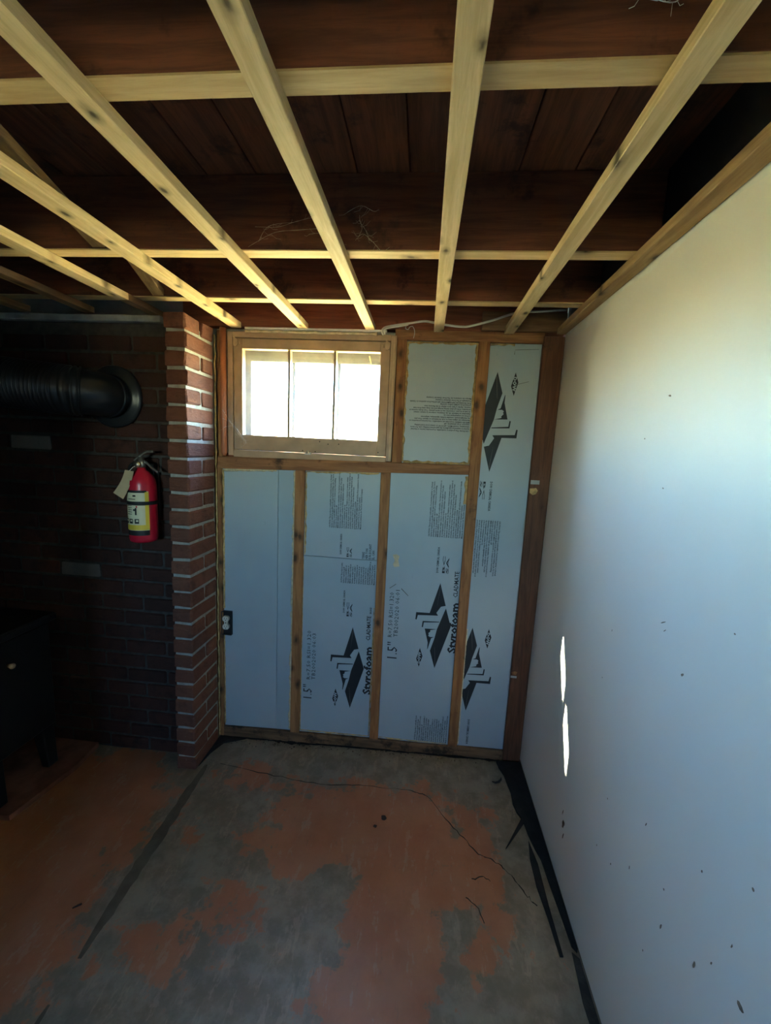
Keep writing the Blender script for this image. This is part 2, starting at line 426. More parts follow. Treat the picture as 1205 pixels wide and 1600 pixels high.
ribbon(wiggle([(-.33, -.66), (-.29, -.69), (-.275, -.735)], 4, .004), .003, jitter=1).build('crack', 'crack', floor)
ribbon(wiggle([(-1.513, -.205), (-1.505, -.45), (-1.50, -.70), (-1.487, -.96)], 9, .002), lambda t: .012 + .034 * math.sin(PI * min(1, t * 1.02)) ** .6, dz=.0016, jitter=.3).build('joint', 'joint', floor)
ribbon(wiggle([(-1.482, -1.06), (-1.475, -1.2), (-1.47, -1.5), (-1.46, -1.9)], 6, .002), lambda t: .008 + .02 * min(1, t * 3), dz=.0016, jitter=.3).build('joint', 'joint', floor)

# right wall
wall_r = MB().box((0, -4.0, .012), (.02, .002, 2.03)).build('wall_right', 'wall')
tag(wall_r, 'off-white painted wall board scuffed near the floor', kind='structure')
MB().box((.012, -4.0, -.02), (.045, .04, 2.3)).build('backing', 'rubber', wall_r)
m = MB(); n = 60; top = []; bot = []
for i in range(n + 1):
    y = -.02 - 1.6 * i / n
    w_ = .014 + .016 * noise.noise(Vector((y * 5, 3.3, 0))) + .008 * noise.noise(Vector((y * 17, 1, 0)))
    if -.36 < y < -.12: w_ += .02
    top.append((-.0007, y, H + .002)); bot.append((-.0007, y, H - max(.004, w_)))
m.add(top + bot, [(i, i + 1, n + 2 + i, n + 1 + i) for i in range(n)])
m.build('torn_edge', 'paper', wall_r)
def scuff(y, z, w, h, ang=0.0, mat='scuff', k=7):
    w *= .72; h *= .72
    pts = []
    for i in range(k):
        q = 2 * PI * i / k; r = random.uniform(.6, 1.1)
        a, b = w / 2 * r * math.cos(q), h / 2 * r * math.sin(q)
        pts.append((-.0008, y + a * math.cos(ang) - b * math.sin(ang), z + a * math.sin(ang) + b * math.cos(ang)))
    MB().add(pts, [tuple(range(k))]).build('scuff', mat, wall_r)
for (y, z, w, h, a) in [(-.835, 1.646, .02, .008, .2), (-.862, 1.432, .012, .006, .3), (-.95, 1.12, .004, .018, .8), (-1.028, 1.058, .008, .018, .9), (-.94, 1.135, .004, .03, 1.0), (-.719, 1.015, .004, .012, .3),
        (-1.09, .518, .008, .026, .2), (-1.186, .566, .010, .026, .2), (-.992, .666, .006, .018, .4), (-1.165, .745, .006, .012, .2), (-1.265, .83, .008, .01, 0), (-.958, .511, .005, .022, .0),
        (-.70, .86, .006, .008, .2), (-.82, .57, .006, .009, 0), (-1.08, .60, .006, .01, .3), (-1.25, .70, .005, .014, .2), (-.88, .43, .006, .012, .3), (-1.05, .40, .006, .012, .2), (-.80, .40, .006, .012, .3),
        (-1.22, .62, .005, .012, .3), (-1.14, 1.2, .008, .006, .3), (-.75, 1.55, .01, .006, 0)]:
    scuff(y, z, w, h, a)
for (dy, dz, w, h) in [(0, 0, .022, .05), (.012, .035, .010, .04), (-.012, -.035, .012, .045), (-.004, .01, .034, .03)]:
    scuff(-.567 + dy, .228 + dz, w, h, .25, k=9)
scuff(-1.284, .632, .030, .022, .3); scuff(-1.296, .612, .028, .022, .6, mat='paper')

# window wall behind: foundation with the window opening and its deep outer reveal
wall_b = empty('wall_back', (-.77, 0.05, 0)); tag(wall_b, 'bare stud wall around a small basement window', kind='structure')
WX0, WX1, WZ0, WZ1 = -1.485, -.722, 1.445, 1.985
m = MB(); ya, yb = .055, .15
ox0, ox1, oz0, oz1 = -1.470, -.734, 1.440, 1.984
for a, b in (((-4.2, ya, -.3), (ox0, yb, 3.0)), ((ox1, ya, -.3), (.6, yb, 3.0)), ((ox0, ya, -.3), (ox1, yb, oz0)), ((ox0, ya, oz1), (ox1, yb, 3.0))):
    m.box(a, b)
m.build('foundation', 'concrete', wall_b)
MB().box((-1.6, .052, -.1), (.03, .056, WZ0 - .005)).build('sheathing', 'rim', wall_b)
MB().box((WX1 + .002, .052, WZ0 - .005), (.03, .056, 2.05)).build('sheathing', 'rim', wall_b)
def lumber(name, x0, x1, z0a, z0b, z1a, z1b, y0, y1, mat, parent=wall_b, bev=.002):
    """piece whose lower edge runs z0a..z0b and upper edge z1a..z1b from x0 to x1"""
    return MB().hexa([(x0, y0, z0a), (x1, y0, z0b), (x1, y1, z0b), (x0, y1, z0a), (x0, y0, z1a), (x1, y0, z1b), (x1, y1, z1b), (x0, y1, z1a)], bev).build(name, mat, parent)
def stud(x0b, x1b, x0t, x1t, z0, z1, y0=0.0, y1=.052, mat='stud'):
    return MB().hexa([(x0b, y0, z0), (x1b, y0, z0), (x1b, y1, z0), (x0b, y1, z0), (x0t, y0, z1), (x1t, y0, z1), (x1t, y1, z1), (x0t, y1, z1)], .002).build('stud', mat, wall_b)
lumber('bottom_plate', -1.545, -.083, -.06, -.012, .008, .044, .0, .052, 'sill_plate')
stud(-1.170, -1.122, -1.162, -1.115, .018, 1.378)
stud(-.754, -.710, -.757, -.712, .03, 1.392)
stud(-.356, -.310, -.358, -.308, .036, 1.974)
stud(-.709, -.665, -.711, -.668, 1.436, 1.974)
stud(-1.546, -1.527, -1.546, -1.524, -.045, 1.372, -.004)
stud(-1.546, -1.524, -1.546, -1.524, 1.42, 2.0, .012)
lumber('header', -1.546, -.3575, 1.366, 1.398, 1.424, 1.442, -.003, .052, 'plate')
lumber('top_plate', -.721, -.083, 1.972, 1.970, 2.015, 2.012, .0, .052, 'plate')
MB().hexa([(-.084, -.006, -.01), (-.001, -.006, -.01), (-.001, .052, -.01), (-.084, .052, -.01), (-.089, -.006, 2.0), (-.001, -.006, 2.0), (-.001, .052, 2.0), (-.089, .052, 2.0)], .003).build('corner_post', 'post', wall_b)
MB().box((-1.7, .004, 2.0135), (-.0, .045, ZS)).build('rim_board', 'rim', wall_b)
MB().box((-.352, -.018, 2.014), (-.004, .003, 2.090), .002).build('blocking', 'block', wall_b)
# grey tape and a torn patch on the corner post
MB().box((-.084, -.0075, 1.372), (-.046, -.0055, 1.390)).build('tape', 'grey_tape', wall_b)
MB().box((-.086, -.0075, .442), (-.058, -.0055, .452)).build('tape', 'grey_tape', wall_b)
MB().prism([(-.085, 1.352), (-.084, 1.333), (-.070, 1.324), (-.056, 1.330), (-.050, 1.345), (-.058, 1.356)], -.0085, -.0055).build('torn_patch', 'sealant', wall_b)
MB().prism([(-.084, .470), (-.080, .460), (-.062, .458), (-.056, .472), (-.066, .476)], -.0075, -.0055).build('torn_patch', 'stud', wall_b)

# round copper-brown upright beside the window
cp = MB().tube([(-1.508, -.004, 1.428), (-1.508, -.004, 1.437), (-1.508, -.004, 1.446), (-1.508, -.004, 1.70), (-1.507, -.004, 2.004)], [.006, .0125, .0145, .0145, .0145], 18).build('copper_upright', 'copper', smooth=True)
tag(cp, 'round copper-brown upright between the brick pier and the window frame', 'pipe')

# brick pier beside the window
pier = MB().box((-1.631, -.232, -.06), (-1.553, -.012, 1.955)).build('wall_pier', 'mortar')
tag(pier, 'narrow brick pier catching the window light', kind='structure')
CH = .0735
def brick_mesh(lx, ly, lz, seed, bev=.006, rough=.0025):
    rnd = random.Random(seed); m = MB(); m.box((-lx / 2, -ly / 2, -lz / 2), (lx / 2, ly / 2, lz / 2), bev)
    me = bpy.data.meshes.new('brick')
    me.from_pydata([(p.x + rnd.uniform(-rough, rough), p.y + rnd.uniform(-rough, rough), p.z + rnd.uniform(-rough, rough)) for p in m.v], [], m.f); me.update()
    return me
full = [brick_mesh(.092, .218, .061, i) for i in range(4)]
half_a = [brick_mesh(.092, .112, .061, 10 + i) for i in range(4)]
half_b = [brick_mesh(.092, .095, .061, 20 + i) for i in range(4)]
z = -.052 + .0325; k = 0
while z < 1.965:
    j = random.uniform(-.002, .002)
    if k % 2 == 0:
        link_mesh('brick', full[(k // 2) % 4], M['brick'], pier, (-1.592 + j, -.131 + j, z))
    else:
        link_mesh('brick', half_a[(k // 2) % 4], M['brick'], pier, (-1.592 - j, -.184 + j, z)); link_mesh('brick', half_b[(k // 2) % 4], M['brick'], pier, (-1.592 + j, -.0695, z))
    z += CH; k += 1
# ragged sealant between pier and framing
m = MB(); pts = []; rr = []
for i in range(120):
    zz = -.03 + 2.0 * i / 119
    pts.append((-1.543 + .004 * noise.noise(Vector((0, 0, zz * 30))), -.014 + .005 * noise.noise(Vector((5, 0, zz * 22))), zz)); rr.append(max(.0008, .0035 + .0045 * noise.noise(Vector((9, 0, zz * 26)))))
m.tube(pts, rr, 6); m.build('sealant_bead', 'sealant', pier, smooth=True)

# dark brick wall at the side
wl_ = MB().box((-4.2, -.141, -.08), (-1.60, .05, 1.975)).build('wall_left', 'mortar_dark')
tag(wl_, 'dark sooty brick wall behind the stove pipe', kind='structure')
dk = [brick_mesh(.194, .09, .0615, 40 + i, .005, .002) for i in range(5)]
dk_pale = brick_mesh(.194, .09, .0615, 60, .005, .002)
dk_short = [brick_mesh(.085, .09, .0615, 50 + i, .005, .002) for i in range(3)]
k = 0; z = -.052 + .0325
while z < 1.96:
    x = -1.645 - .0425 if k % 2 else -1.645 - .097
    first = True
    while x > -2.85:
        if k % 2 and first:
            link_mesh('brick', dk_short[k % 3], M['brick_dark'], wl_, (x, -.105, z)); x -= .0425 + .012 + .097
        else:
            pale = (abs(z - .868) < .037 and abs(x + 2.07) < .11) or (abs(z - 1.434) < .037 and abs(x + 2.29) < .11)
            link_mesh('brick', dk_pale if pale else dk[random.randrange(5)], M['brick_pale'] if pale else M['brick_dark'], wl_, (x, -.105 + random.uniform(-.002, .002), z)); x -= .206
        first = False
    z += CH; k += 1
tr = MB().box((-3.4, -.165, 1.976), (-1.70, -.03, 2.004), .003).build('trim_1', 'ledge')
tag(tr, 'pale grey ledge board along the top of the dark brick wall', kind='structure')

# walls of the rest of the room
DX0, DX1, DZ0, DZ1 = -1.18, -.58, 1.32, 1.86          # second small window in the wall behind the viewer
wf = MB()
for a, b in (((-4.2, -4.2, -.1), (DX0, -4.0, 3.0)), ((DX1, -4.2, -.1), (.1, -4.0, 3.0)), ((DX0, -4.2, -.1), (DX1, -4.0, DZ0)), ((DX0, -4.2, DZ1), (DX1, -4.0, 3.0))): wf.box(a, b)
tag(wf.build('wall_front', 'dark_wall'), 'painted block wall behind the viewer', kind='structure')
tag(MB().box((-1.72, -4.0, -.06), (-1.60, -1.55, 2.226)).build('wall_light_block', 'dark_wall'), 'unseen partition added to keep rear window light off the left side', kind='structure')  # added out of view: blocks rear window light from the left side
w2 = empty('window_2', ((DX0 + DX1) / 2, -4.1, DZ0)); tag(w2, 'second basement window in the wall behind the viewer', kind='structure')
for a, b in (((DX0, -4.13, DZ0), (DX0 + .05, -4.07, DZ1)), ((DX1 - .05, -4.13, DZ0), (DX1, -4.07, DZ1)), ((DX0 + .05, -4.13, DZ0), (DX1 - .05, -4.07, DZ0 + .05)), ((DX0 + .05, -4.13, DZ1 - .05), (DX1 - .05, -4.07, DZ1)), (((DX0 + DX1) / 2 - .03, -4.13, DZ0 + .05), ((DX0 + DX1) / 2 + .03, -4.07, DZ1 - .05))):
    MB().box(a, b, .002).build('frame', 'tan_paint', w2)
for a, b in ((DX0 + .05, (DX0 + DX1) / 2 - .03), ((DX0 + DX1) / 2 + .03, DX1 - .05)): MB().box((a, -4.102, DZ0 + .05), (b, -4.098, DZ1 - .05)).build('pane', 'glass', w2)
tag(MB().box((-4.2, -4.2, -.1), (-4.0, .06, 3.0)).build('wall_far', 'dark_wall'), 'painted block wall at the far end of the basement', kind='structure')

# ceiling: boards above, joists, battens below
ceil = MB().box((-4.2, -4.2, ZS + .022), (.4, .25, ZS + .08)).build('ceiling', 'subfloor')
tag(ceil, 'open basement ceiling of dark joists with pale battens', kind='structure')
bx = -.075 + .1425
i = 0
while bx > -2.9:
    MB().box((bx - .1425 + .0016, -2.3, ZS + random.uniform(0, .003)), (bx - .0016, .25, ZS + .021), .0015).build('plank', 'subfloor', ceil)
    bx -= .1425; i += 1
for (y0, y1) in ((-2.10, -2.055), (-1.665, -1.62), (-1.203, -1.160), (-.664, -.619), (-.295, -.253)):
    j = MB().box((-3.9, y0, HJ + .003), (.012, y1, ZS - .0005), .002).build('joist', 'joist', ceil)
    MB().box((-3.9, y0 + .0005, HJ), (.012, y1 - .0005, HJ + .0035)).build('pale_edge', 'batten_x', j)
def batten(x0n, x1n, x0f, x1f, yn, yfar, mat='batten', z1=HJ):
    return MB().hexa([(x0n, yn, H), (x1n, yn, H), (x1f, yfar, H), (x0f, yfar, H), (x0n, yn, z1 - .0004), (x1n, yn, z1 - .0004), (x1f, yfar, z1 - .0004), (x0f, yfar, z1 - .0004)], .0015).build('batten', mat, ceil)
batten(-.554, -.512, -.5545, -.5125, -2.3, -.004)
batten(-.2565, -.2145, -.256, -.2145, -2.3, -.004)
batten(-.852, -.809, -.850, -.810, -2.3, -.004)
batten(-1.152, -1.107, -1.153, -1.110, -2.3, -.004)
batten(-1.470, -1.415, -1.466, -1.420, -2.3, -.004)
batten(-1.768, -1.715, -1.762, -1.712, -2.3, -.33)
batten(-1.752, -1.712, -1.745, -1.708, -.33, -.115, 'batten_dark')
batten(-2.02, -1.975, -2.035, -1.99, -2.3, -.168, 'batten_dark')
batten(-2.31, -2.265, -2.33, -2.285, -2.3, -.168, 'batten_dark')
batten(-.062, -.0035, -.040, -.0035, -2.3, -.012, 'edge_batten')
# diagonal bridging between the joists
def bridging(x0, x1, ya, za, yb_, zb, th=.024):
    d = Vector((0, yb_ - ya, zb - za)).normalized(); nrm = Vector((0, -d.z, d.y)) * th
    if nrm.z < 0: nrm = -nrm
    a = Vector((0, ya, za)); b = Vector((0, yb_, zb))
    q = [(x0, *(a)[1:]), (x1, *(a)[1:]), (x1, *(b)[1:]), (x0, *(b)[1:])]
    q2 = [(x, y + nrm.y, z + nrm.z) for x, y, z in q]
    MB().hexa(q + q2, .0015).build('bridging', 'brace', ceil)
bridging(-1.565, -1.525, -1.158, 2.195, -.668, 2.034)
bridging(-1.638, -1.592, -.615, 2.195, -.298, 2.034)

# ---------------------------------------------------------------- window
win = empty('window_1', ((WX0 + WX1) / 2, .05, WZ0)); tag(win, 'small three-pane basement window in a tan painted frame', kind='structure')
def wp(name, a, b, mat='tan_paint', par=win, bev=.0015): return MB().box(a, b, bev).build(name, mat, par)
# fixed outer frame
wp('frame_jamb', (-1.492, .004, 1.432), (-1.466, .150, 1.992)); wp('frame_jamb', (-.738, -.004, 1.440), (-.7125, .150, 1.988))
wp('frame_head', (-1.4655, .002, 1.9665), (-.7385, .150, 1.992)); wp('frame_sill', (-1.4655, .004, 1.4255), (-.7385, .150, 1.459))
wp('frame_bead', (-.7245, -.007, 1.444), (-.7195, -.0035, 1.985), 'tan_paint_pale', bev=.001)
# sash with three panes
sash = MB()
sx0, sx1, sz0, sz1 = -1.4638, -.7402, 1.4612, 1.9642; gx0, gx1, gz0, gz1 = -1.422, -.783, 1.531, 1.919
sash.box((sx0, .008, sz0), (gx0, .042, sz1), .002).box((gx1, .008, sz0), (sx1, .042, sz1), .002).box((gx0, .008, sz0), (gx1, .042, gz0), .002).box((gx0, .008, gz1), (gx1, .042, sz1), .002)
so = sash.build('sash', 'tan_paint', win)
for x in (-1.2015, -.9895): MB().box((x - .0055, .010, gz0), (x + .0055, .040, gz1), .001).build('muntin', 'tan_paint', so)
for a, b in ((gx0, -1.207), (-1.196, -.995), (-.984, gx1)): MB().box((a, .0285, gz0), (b, .0315, gz1)).build('pane', 'glass', so)
for a, b in (((-1.4655, .0415, 1.4595), (-1.448, .058, 1.966)), ((-.756, .0415, 1.4595), (-.7385, .058, 1.966)), ((-1.448, .0415, 1.4595), (-.756, .058, 1.476)), ((-1.448, .0415, 1.950), (-.756, .058, 1.966))):
    MB().box(a, b).build('stop', 'post', win)
# storm sash outside
st = MB(); y0, y1 = .112, .142
st.box((-1.466, y0, 1.459), (-1.425, y1, 1.966)).box((-.766, y0, 1.459), (-.738, y1, 1.966)).box((-1.425, y0, 1.459), (-.766, y1, 1.495)).box((-1.425, y0, 1.886), (-.766, y1, 1.966))
sto = st.build('storm_sash', 'storm_paint', win)
for x in (-1.213, -.992): MB().box((x - .007, y0 + .004, 1.495), (x + .007, y1 - .004, 1.886)).build('muntin', 'storm_paint', sto)
for a, b in ((-1.425, -1.220), (-1.206, -.999), (-.985, -.766)): MB().box((a, .126, 1.495), (b, .128, 1.886)).build('pane', 'glass', sto)
# small fittings: corner brackets, catch at the bottom rail
for x, s_ in ((-1.452, 1), (-.752, -1)):
    MB().prism([(x - .010, 1.930), (x + .002, 1.928), (x + .010, 1.936), (x + .010, 1.958), (x - .010, 1.972)], .001, .0075).build('corner_bracket', 'tan_paint_pale', win)
    MB().tube([(x + s_ * .018, .002, 1.938), (x + s_ * .018, .002, 1.952)], .004, 8).build('hinge_pin', 'tan_paint_pale', win, smooth=True)
ct = MB().box((-1.118, -.006, 1.452), (-1.088, .0075, 1.462), .001); ct.tube([(-1.103, -.004, 1.457), (-1.103, -.004, 1.473)], [.008, .004], 10)
ct.build('catch', 'steel', win)
for (x, zz) in ((-1.13, 1.470), (-1.07, 1.468), (-1.01, 1.505), (-1.05, 1.515), (-.96, 1.507), (-.775, 1.478)):
    MB().tube([(x, .0068, zz), (x, .0085, zz)], .003, 7).build('nail_head', 'debris', win)
MB().box((-1.40, -.016, 1.9985), (-.758, .0035, 2.0075), .001).build('white_strip', 'white_strip', win)
m = MB(); pts = []; rr = []
for i in range(90):
    x = -1.40 + .60 * i / 89
    pts.append((x, -.006, 1.9915 + .003 * noise.noise(Vector((x * 30, 0, 0))))); rr.append(max(.0015, .006 + .006 * noise.noise(Vector((x * 22, 4, 0)))))
m.tube(pts, rr, 7); m.build('sealant_bead', 'sealant_pale', win, smooth=True)

# ---------------------------------------------------------------- insulation boards with their print
YB = .012; YP = YB - .0005
def text_mesh(body, bold=0.0, cond=1.0, spacing=1.0, line=1.0):
    cu_ = bpy.data.curves.new('lettering', 'FONT'); cu_.body = body; cu_.size = 1.0; cu_.resolution_u = 1; cu_.offset = bold; cu_.space_character = spacing; cu_.space_line = line
    cu_.fill_mode = 'FRONT'
    to = bpy.data.objects.new('lettering', cu_); COL.objects.link(to)
    me = bpy.data.meshes.new_from_object(to.evaluated_get(bpy.context.evaluated_depsgraph_get()))
    bpy.data.objects.remove(to); bpy.data.curves.remove(cu_)
    return [v.co.copy() for v in me.vertices], [tuple(p.vertices) for p in me.polygons]
ORI = {'up': (Vector((0, 0, 1)), Vector((-1, 0, 0))), 'down': (Vector((0, 0, -1)), Vector((1, 0, 0))), 'flip': (Vector((-1, 0, 0)), Vector((0, 0, -1)))}
def put_text(name, tm, ori, x, z, length, height, parent, mat='print', lift=0.0, xlim=None):
    """reading starts at x,z (lower corner of the first letter) and runs 'length'; 'height' spans the letters or lines"""
    V, F = tm; u, v = ORI[ori]
    x0 = min(p.x for p in V); x1 = max(p.x for p in V); y0 = min(p.y for p in V); y1 = max(p.y for p in V)
    P = [Vector((x, YP - lift, z)) + u * ((p.x - x0) / (x1 - x0) * length) + v * ((p.y - y0) / (y1 - y0) * height) for p in V]
    if xlim is not None:
        F = [f for f in F if all(xlim[0] <= P[i].x <= xlim[1] for i in f)]
        use = sorted({i for f in F for i in f}); mp = {i: k for k, i in enumerate(use)}
        P = [P[i] for i in use]; F = [tuple(mp[i] for i in f) for f in F]
    return MB().add(P, F).build(name, mat, parent)
LINES = ['CAUTION: This product is combustible. A protective barrier or thermal', 'barrier is required as specified in the appropriate building code. For more', 'information, consult MSDS, call DOW or contact your local building', 'inspector. In an emergency, call', 'MISE EN GARDE: Ce produit est combustible. Une barriere protectrice ou', 'thermique est exigee selon le code du batiment en vigueur. Pour plus', 'de renseignements, consulter la fiche signaletique, telephoner', 'a Dow ou communiquer avec un', 'inspecteur en batiment. En cas d\'urgence, composer le numero suivant', 'de nuit et de jour, covered by one or more patents. Tous droits reserves et', 'protection of the product during storage and use; keep away from heat', 'sources. Garder a l\'abri de la chaleur et des flammes nues', 'protect from sunlight before covering', 'FOR TECHNICAL INFORMATION: call toll free from anywhere in Canada', 'Trademark of The Dow Chemical Company', 'Marque de commerce de The Dow Chemical Company']
PARA = text_mesh('\n'.join(LINES), bold=.028)
def cut(fr, n=16): return text_mesh('\n'.join(l[:max(6, int(72 * fr))] for l in LINES[:n]), bold=.028)
PARA_CUT = cut(.43); PARA_CUT2 = cut(.62)
T_DOW = text_mesh('DOW', bold=.045); T_STY = text_mesh('Styrofoam', bold=.035); T_CLAD = text_mesh('CLADMATE', bold=.02); T_15 = text_mesh('1.5"'); T_R = text_mesh('R=7.50 RSI=1.320', spacing=1.1); T_TB1 = text_mesh('TB2002020 06:03', spacing=1.1); T_TB2 = text_mesh('TB2002020 06:01', spacing=1.1)
T_SUB = text_mesh('DOW CHEMICAL CANADA', bold=.03); T_SUB2 = text_mesh('BC\nSA', bold=.02)
LOGO = [[(-.449, .878), (-.416, .767), (-.438, .761), (-.449, .743), (-.458, .728), (-.449, .715), (-.546, .71), (-.551, .686), (-.557, .688), (-.555, .724), (-.49, .725)],
        [(-.521, .682), (-.441, .685), (-.442, .681), (-.515, .675), (-.518, .65), (-.524, .651)],
        [(-.509, .644), (-.451, .646), (-.475, .64), (-.482, .638), (-.481, .631), (-.49, .622), (-.487, .615), (-.49, .609), (-.482, .603), (-.461, .604), (-.475, .597), (-.488, .542), (-.491, .538), (-.49, .573)],
        [(-.414, .755), (-.385, .664), (-.449, .443), (-.477, .532), (-.459, .598), (-.45, .646)]]
DIA = [(-.526, .542), (-.511, .501), (-.526, .443), (-.541, .485)]
STREAK = [[(-.4475, .86), (-.446, .858), (-.455, .775), (-.457, .76)], [(-.4475, .46), (-.446, .462), (-.455, .55), (-.457, .56)]]
def logo(parent, fx, fz):
    """print the pictogram: fx, fz map the traced sheet coordinates onto this board"""
    f = lambda p: (fx(p[0]), fz(p[1]))
    flat_poly('logo', [[f(p) for p in q] for q in LOGO], YP, 'print', parent)
    for q in STREAK: flat_poly('logo_streak', [[f(p) for p in q]], YP - .0003, 'storm_paint', parent)
    flat_poly('brand_diamond', [[f(p) for p in DIA]], YP, 'print', parent)
def board(name, poly, label):
    """poly: (x,z) corners anticlockwise from the lower left"""
    c = Vector((sum(p[0] for p in poly) / len(poly), YB + .019, min(p[1] for p in poly)))
    e = empty('insulation_board', c)
    tag(e, label, 'insulation board', 'blue foam boards between the studs')
    MB().prism(poly, YB, YB + .038).build('sheet', 'foam', e)
    return e
def bead(parent, pts, r0, mat='sealant', dens=330, seed=0, y=-.001, squash=.6, thr=-.35):
    """lumpy line of dried sealant along a polyline in x,z"""
    P = []; Rr = []
    for i in range(len(pts) - 1):
        a, b = Vector((pts[i][0], 0, pts[i][1])), Vector((pts[i + 1][0], 0, pts[i + 1][1])); n_ = max(3, int((b - a).length * dens))
        for k_ in range(n_):
            q = a.lerp(b, k_ / n_); h = noise.noise(Vector((q.x * 38, seed * 3.1, q.z * 38))); h2 = noise.noise(Vector((q.x * 110, seed * 1.7 + 5, q.z * 110)))
            dn = Vector(((b - a).z, 0, -(b - a).x)).normalized()
            q = q + dn * (.0025 * h)
            P.append((q.x, YB + .0005 - .002 * max(0, h), q.z)); Rr.append(max(r0 * .6, r0 * (1 + .8 * h + .4 * h2)))
    return MB().tube(P, Rr, 6).build('sealant_bead', mat, parent, smooth=True)

b1 = board('b', [(-1.5255, .010), (-1.2492, .020), (-1.2487, 1.373), (-1.5230, 1.366)], 'plain blue foam board beneath the window beside the electrical outlet')
bead(b1, [(-1.256, 1.372), (-1.30, 1.371), (-1.516, 1.362)], .0085, 'sealant_pale', seed=1)
bead(b1, [(-1.521, 1.362), (-1.521, 1.1), (-1.524, .66)], .0055, seed=2); bead(b1, [(-1.524, .52), (-1.525, .02)], .004, seed=3)
b1b = board('b', [(-1.2472, .020), (-1.1715, .022), (-1.1635, 1.376), (-1.2467, 1.373)], 'narrow plain strip of blue foam board left of the first stud under the window')
bead(b1b, [(-1.168, 1.372), (-1.174, .40), (-1.174, .03)], .0055, 'sealant_pale', seed=4)
b2a = board('b', [(-1.1175, .967), (-.7565, .9665), (-.7580, 1.389), (-1.1145, 1.378)], 'short upper blue foam board with a printed text block, under the window')
b2b = board('b', [(-1.1215, .022), (-.7545, .030), (-.7565, .9635), (-1.1175, .964)], 'tall lower blue foam board with pictogram logo, between the first and second stud')
b3 = board('b', [(-.7095, .032), (-.3565, .035), (-.3575, 1.397), (-.7110, 1.390)], 'tall blue foam board with pictogram logo and a tan glue smear')
b5 = board('b', [(-.6635, 1.437), (-.3575, 1.4425), (-.3585, 1.9705), (-.6675, 1.9705)], 'blue foam board with an upside-down paragraph, right beside the window')
b4 = board('b', [(-.3085, .041), (-.0845, .046), (-.0895, 1.9695), (-.3075, 1.9705)], 'full-height blue foam board with two upside-down logos next to the corner post')
bead(b2a, [(-1.111, .97), (-1.110, 1.372), (-.762, 1.382)], .004, seed=5); bead(b2b, [(-1.118, .96), (-1.120, .03), (-.757, .036)], .003, seed=6)
bead(b2b, [(-.760, .036), (-.760, .66), (-.760, .73)], .003, seed=15)
bead(b3, [(-.362, 1.39), (-.363, 1.26)], .008, seed=7); bead(b3, [(-.706, .038), (-.360, .040)], .0025, seed=8)
bead(b5, [(-.662, 1.443), (-.664, 1.964), (-.362, 1.965), (-.361, 1.448), (-.66, 1.442)], .0058, seed=9)
bead(b4, [(-.305, 1.966), (-.20, 1.966)], .004, seed=10); bead(b4, [(-.306, .66), (-.307, .30), (-.306, .045)], .0035, 'sealant_pale', seed=11); bead(b4, [(-.089, 1.25), (-.087, .9), (-.086, .10)], .0022, 'grey_tape', seed=12)
# board with the two short lines of a second printing
put_text('text_block', PARA, 'up', -.838, 1.112, .264, .158, b2a)
put_text('fine_print', T_SUB, 'up', -.930, .985, .10, .010, b2a); put_text('fine_print', T_SUB2, 'up', -.880, .972, .05, .026, b2a)
put_text('fine_print', text_mesh('TERRE\nHER TON\nEUR ISOLANT\nEL. CAN', bold=.02), 'up', -.770, .969, .075, .060, b2a)
put_text('text_block', PARA_CUT, 'up', -.761, .842, .115, .170, b2b)
put_text('fine_print', T_SUB, 'up', -.905, .690, .115, .010, b2b); put_text('fine_print', T_SUB2, 'up', -.868, .670, .075, .028, b2b)
logo(b2b, lambda x: x - .413, lambda z: z - .260)
put_text('brand_name', T_DOW, 'up', -.9305, .200, .062, .017, b2b, 'foam', .0003)
put_text('product_name', T_STY, 'up', -.745, .266, .256, .056, b2b)
put_text('product_name', T_CLAD, 'up', -.773, .556, .127, .021, b2b); put_text('fine_print', text_mesh('BRAND', bold=.02), 'up', -.7715, .695, .035, .010, b2b)
put_text('size_mark', T_15, 'up', -1.062, .213, .075, .046, b2b); put_text('size_mark', T_R, 'up', -1.072, .318, .262, .019, b2b); put_text('size_mark', T_TB1, 'up', -1.046, .318, .250, .019, b2b)
put_text('text_block', PARA, 'up', -.360, 1.100, .268, .162, b3)
put_text('fine_print', T_SUB, 'up', -.462, .928, .125, .011, b3); put_text('fine_print', T_SUB2, 'up', -.415, .925, .085, .030, b3)
logo(b3, lambda x: x, lambda z: z)
put_text('brand_name', T_DOW, 'up', -.5185, .461, .062, .017, b3, 'foam', .0003)
put_text('product_name', T_STY, 'up', -.338, .529, .256, .056, b3)
put_text('product_name', T_CLAD, 'up', -.364, .813, .127, .021, b3)
put_text('size_mark', T_15, 'up', -.637, .474, .085, .050, b3); put_text('size_mark', T_R, 'up', -.667, .585, .228, .020, b3); put_text('size_mark', T_TB2, 'up', -.639, .587, .240, .020, b3)
flat_poly('glue_smear', [[(-.683, 1.0), (-.665, 1.004), (-.650, .996), (-.655, .975), (-.648, .945), (-.672, .940), (-.680, .952), (-.672, .972)]], YP, 'sealant_pale', b3)
for q in ([(-.690, .835), (-.660, .858), (-.659, .855), (-.689, .832)], [(-.632, .838), (-.597, .803), (-.598, .800), (-.634, .834)]): flat_poly('pen_mark', [q], YP, 'storm_paint', b3)
put_text('text_block', PARA_CUT2, 'up', -.362, .044, .150, .165, b3)
put_text('text_block', PARA, 'flip', -.372, 1.592, .268, -.150, b5) if False else put_text('text_block', PARA, 'flip', -.370, 1.738, .272, .150, b5)
logo(b4, lambda x: -.715 - x, lambda z: 2.294 - z); logo(b4, lambda x: -.730 - x, lambda z: 1.112 - z)
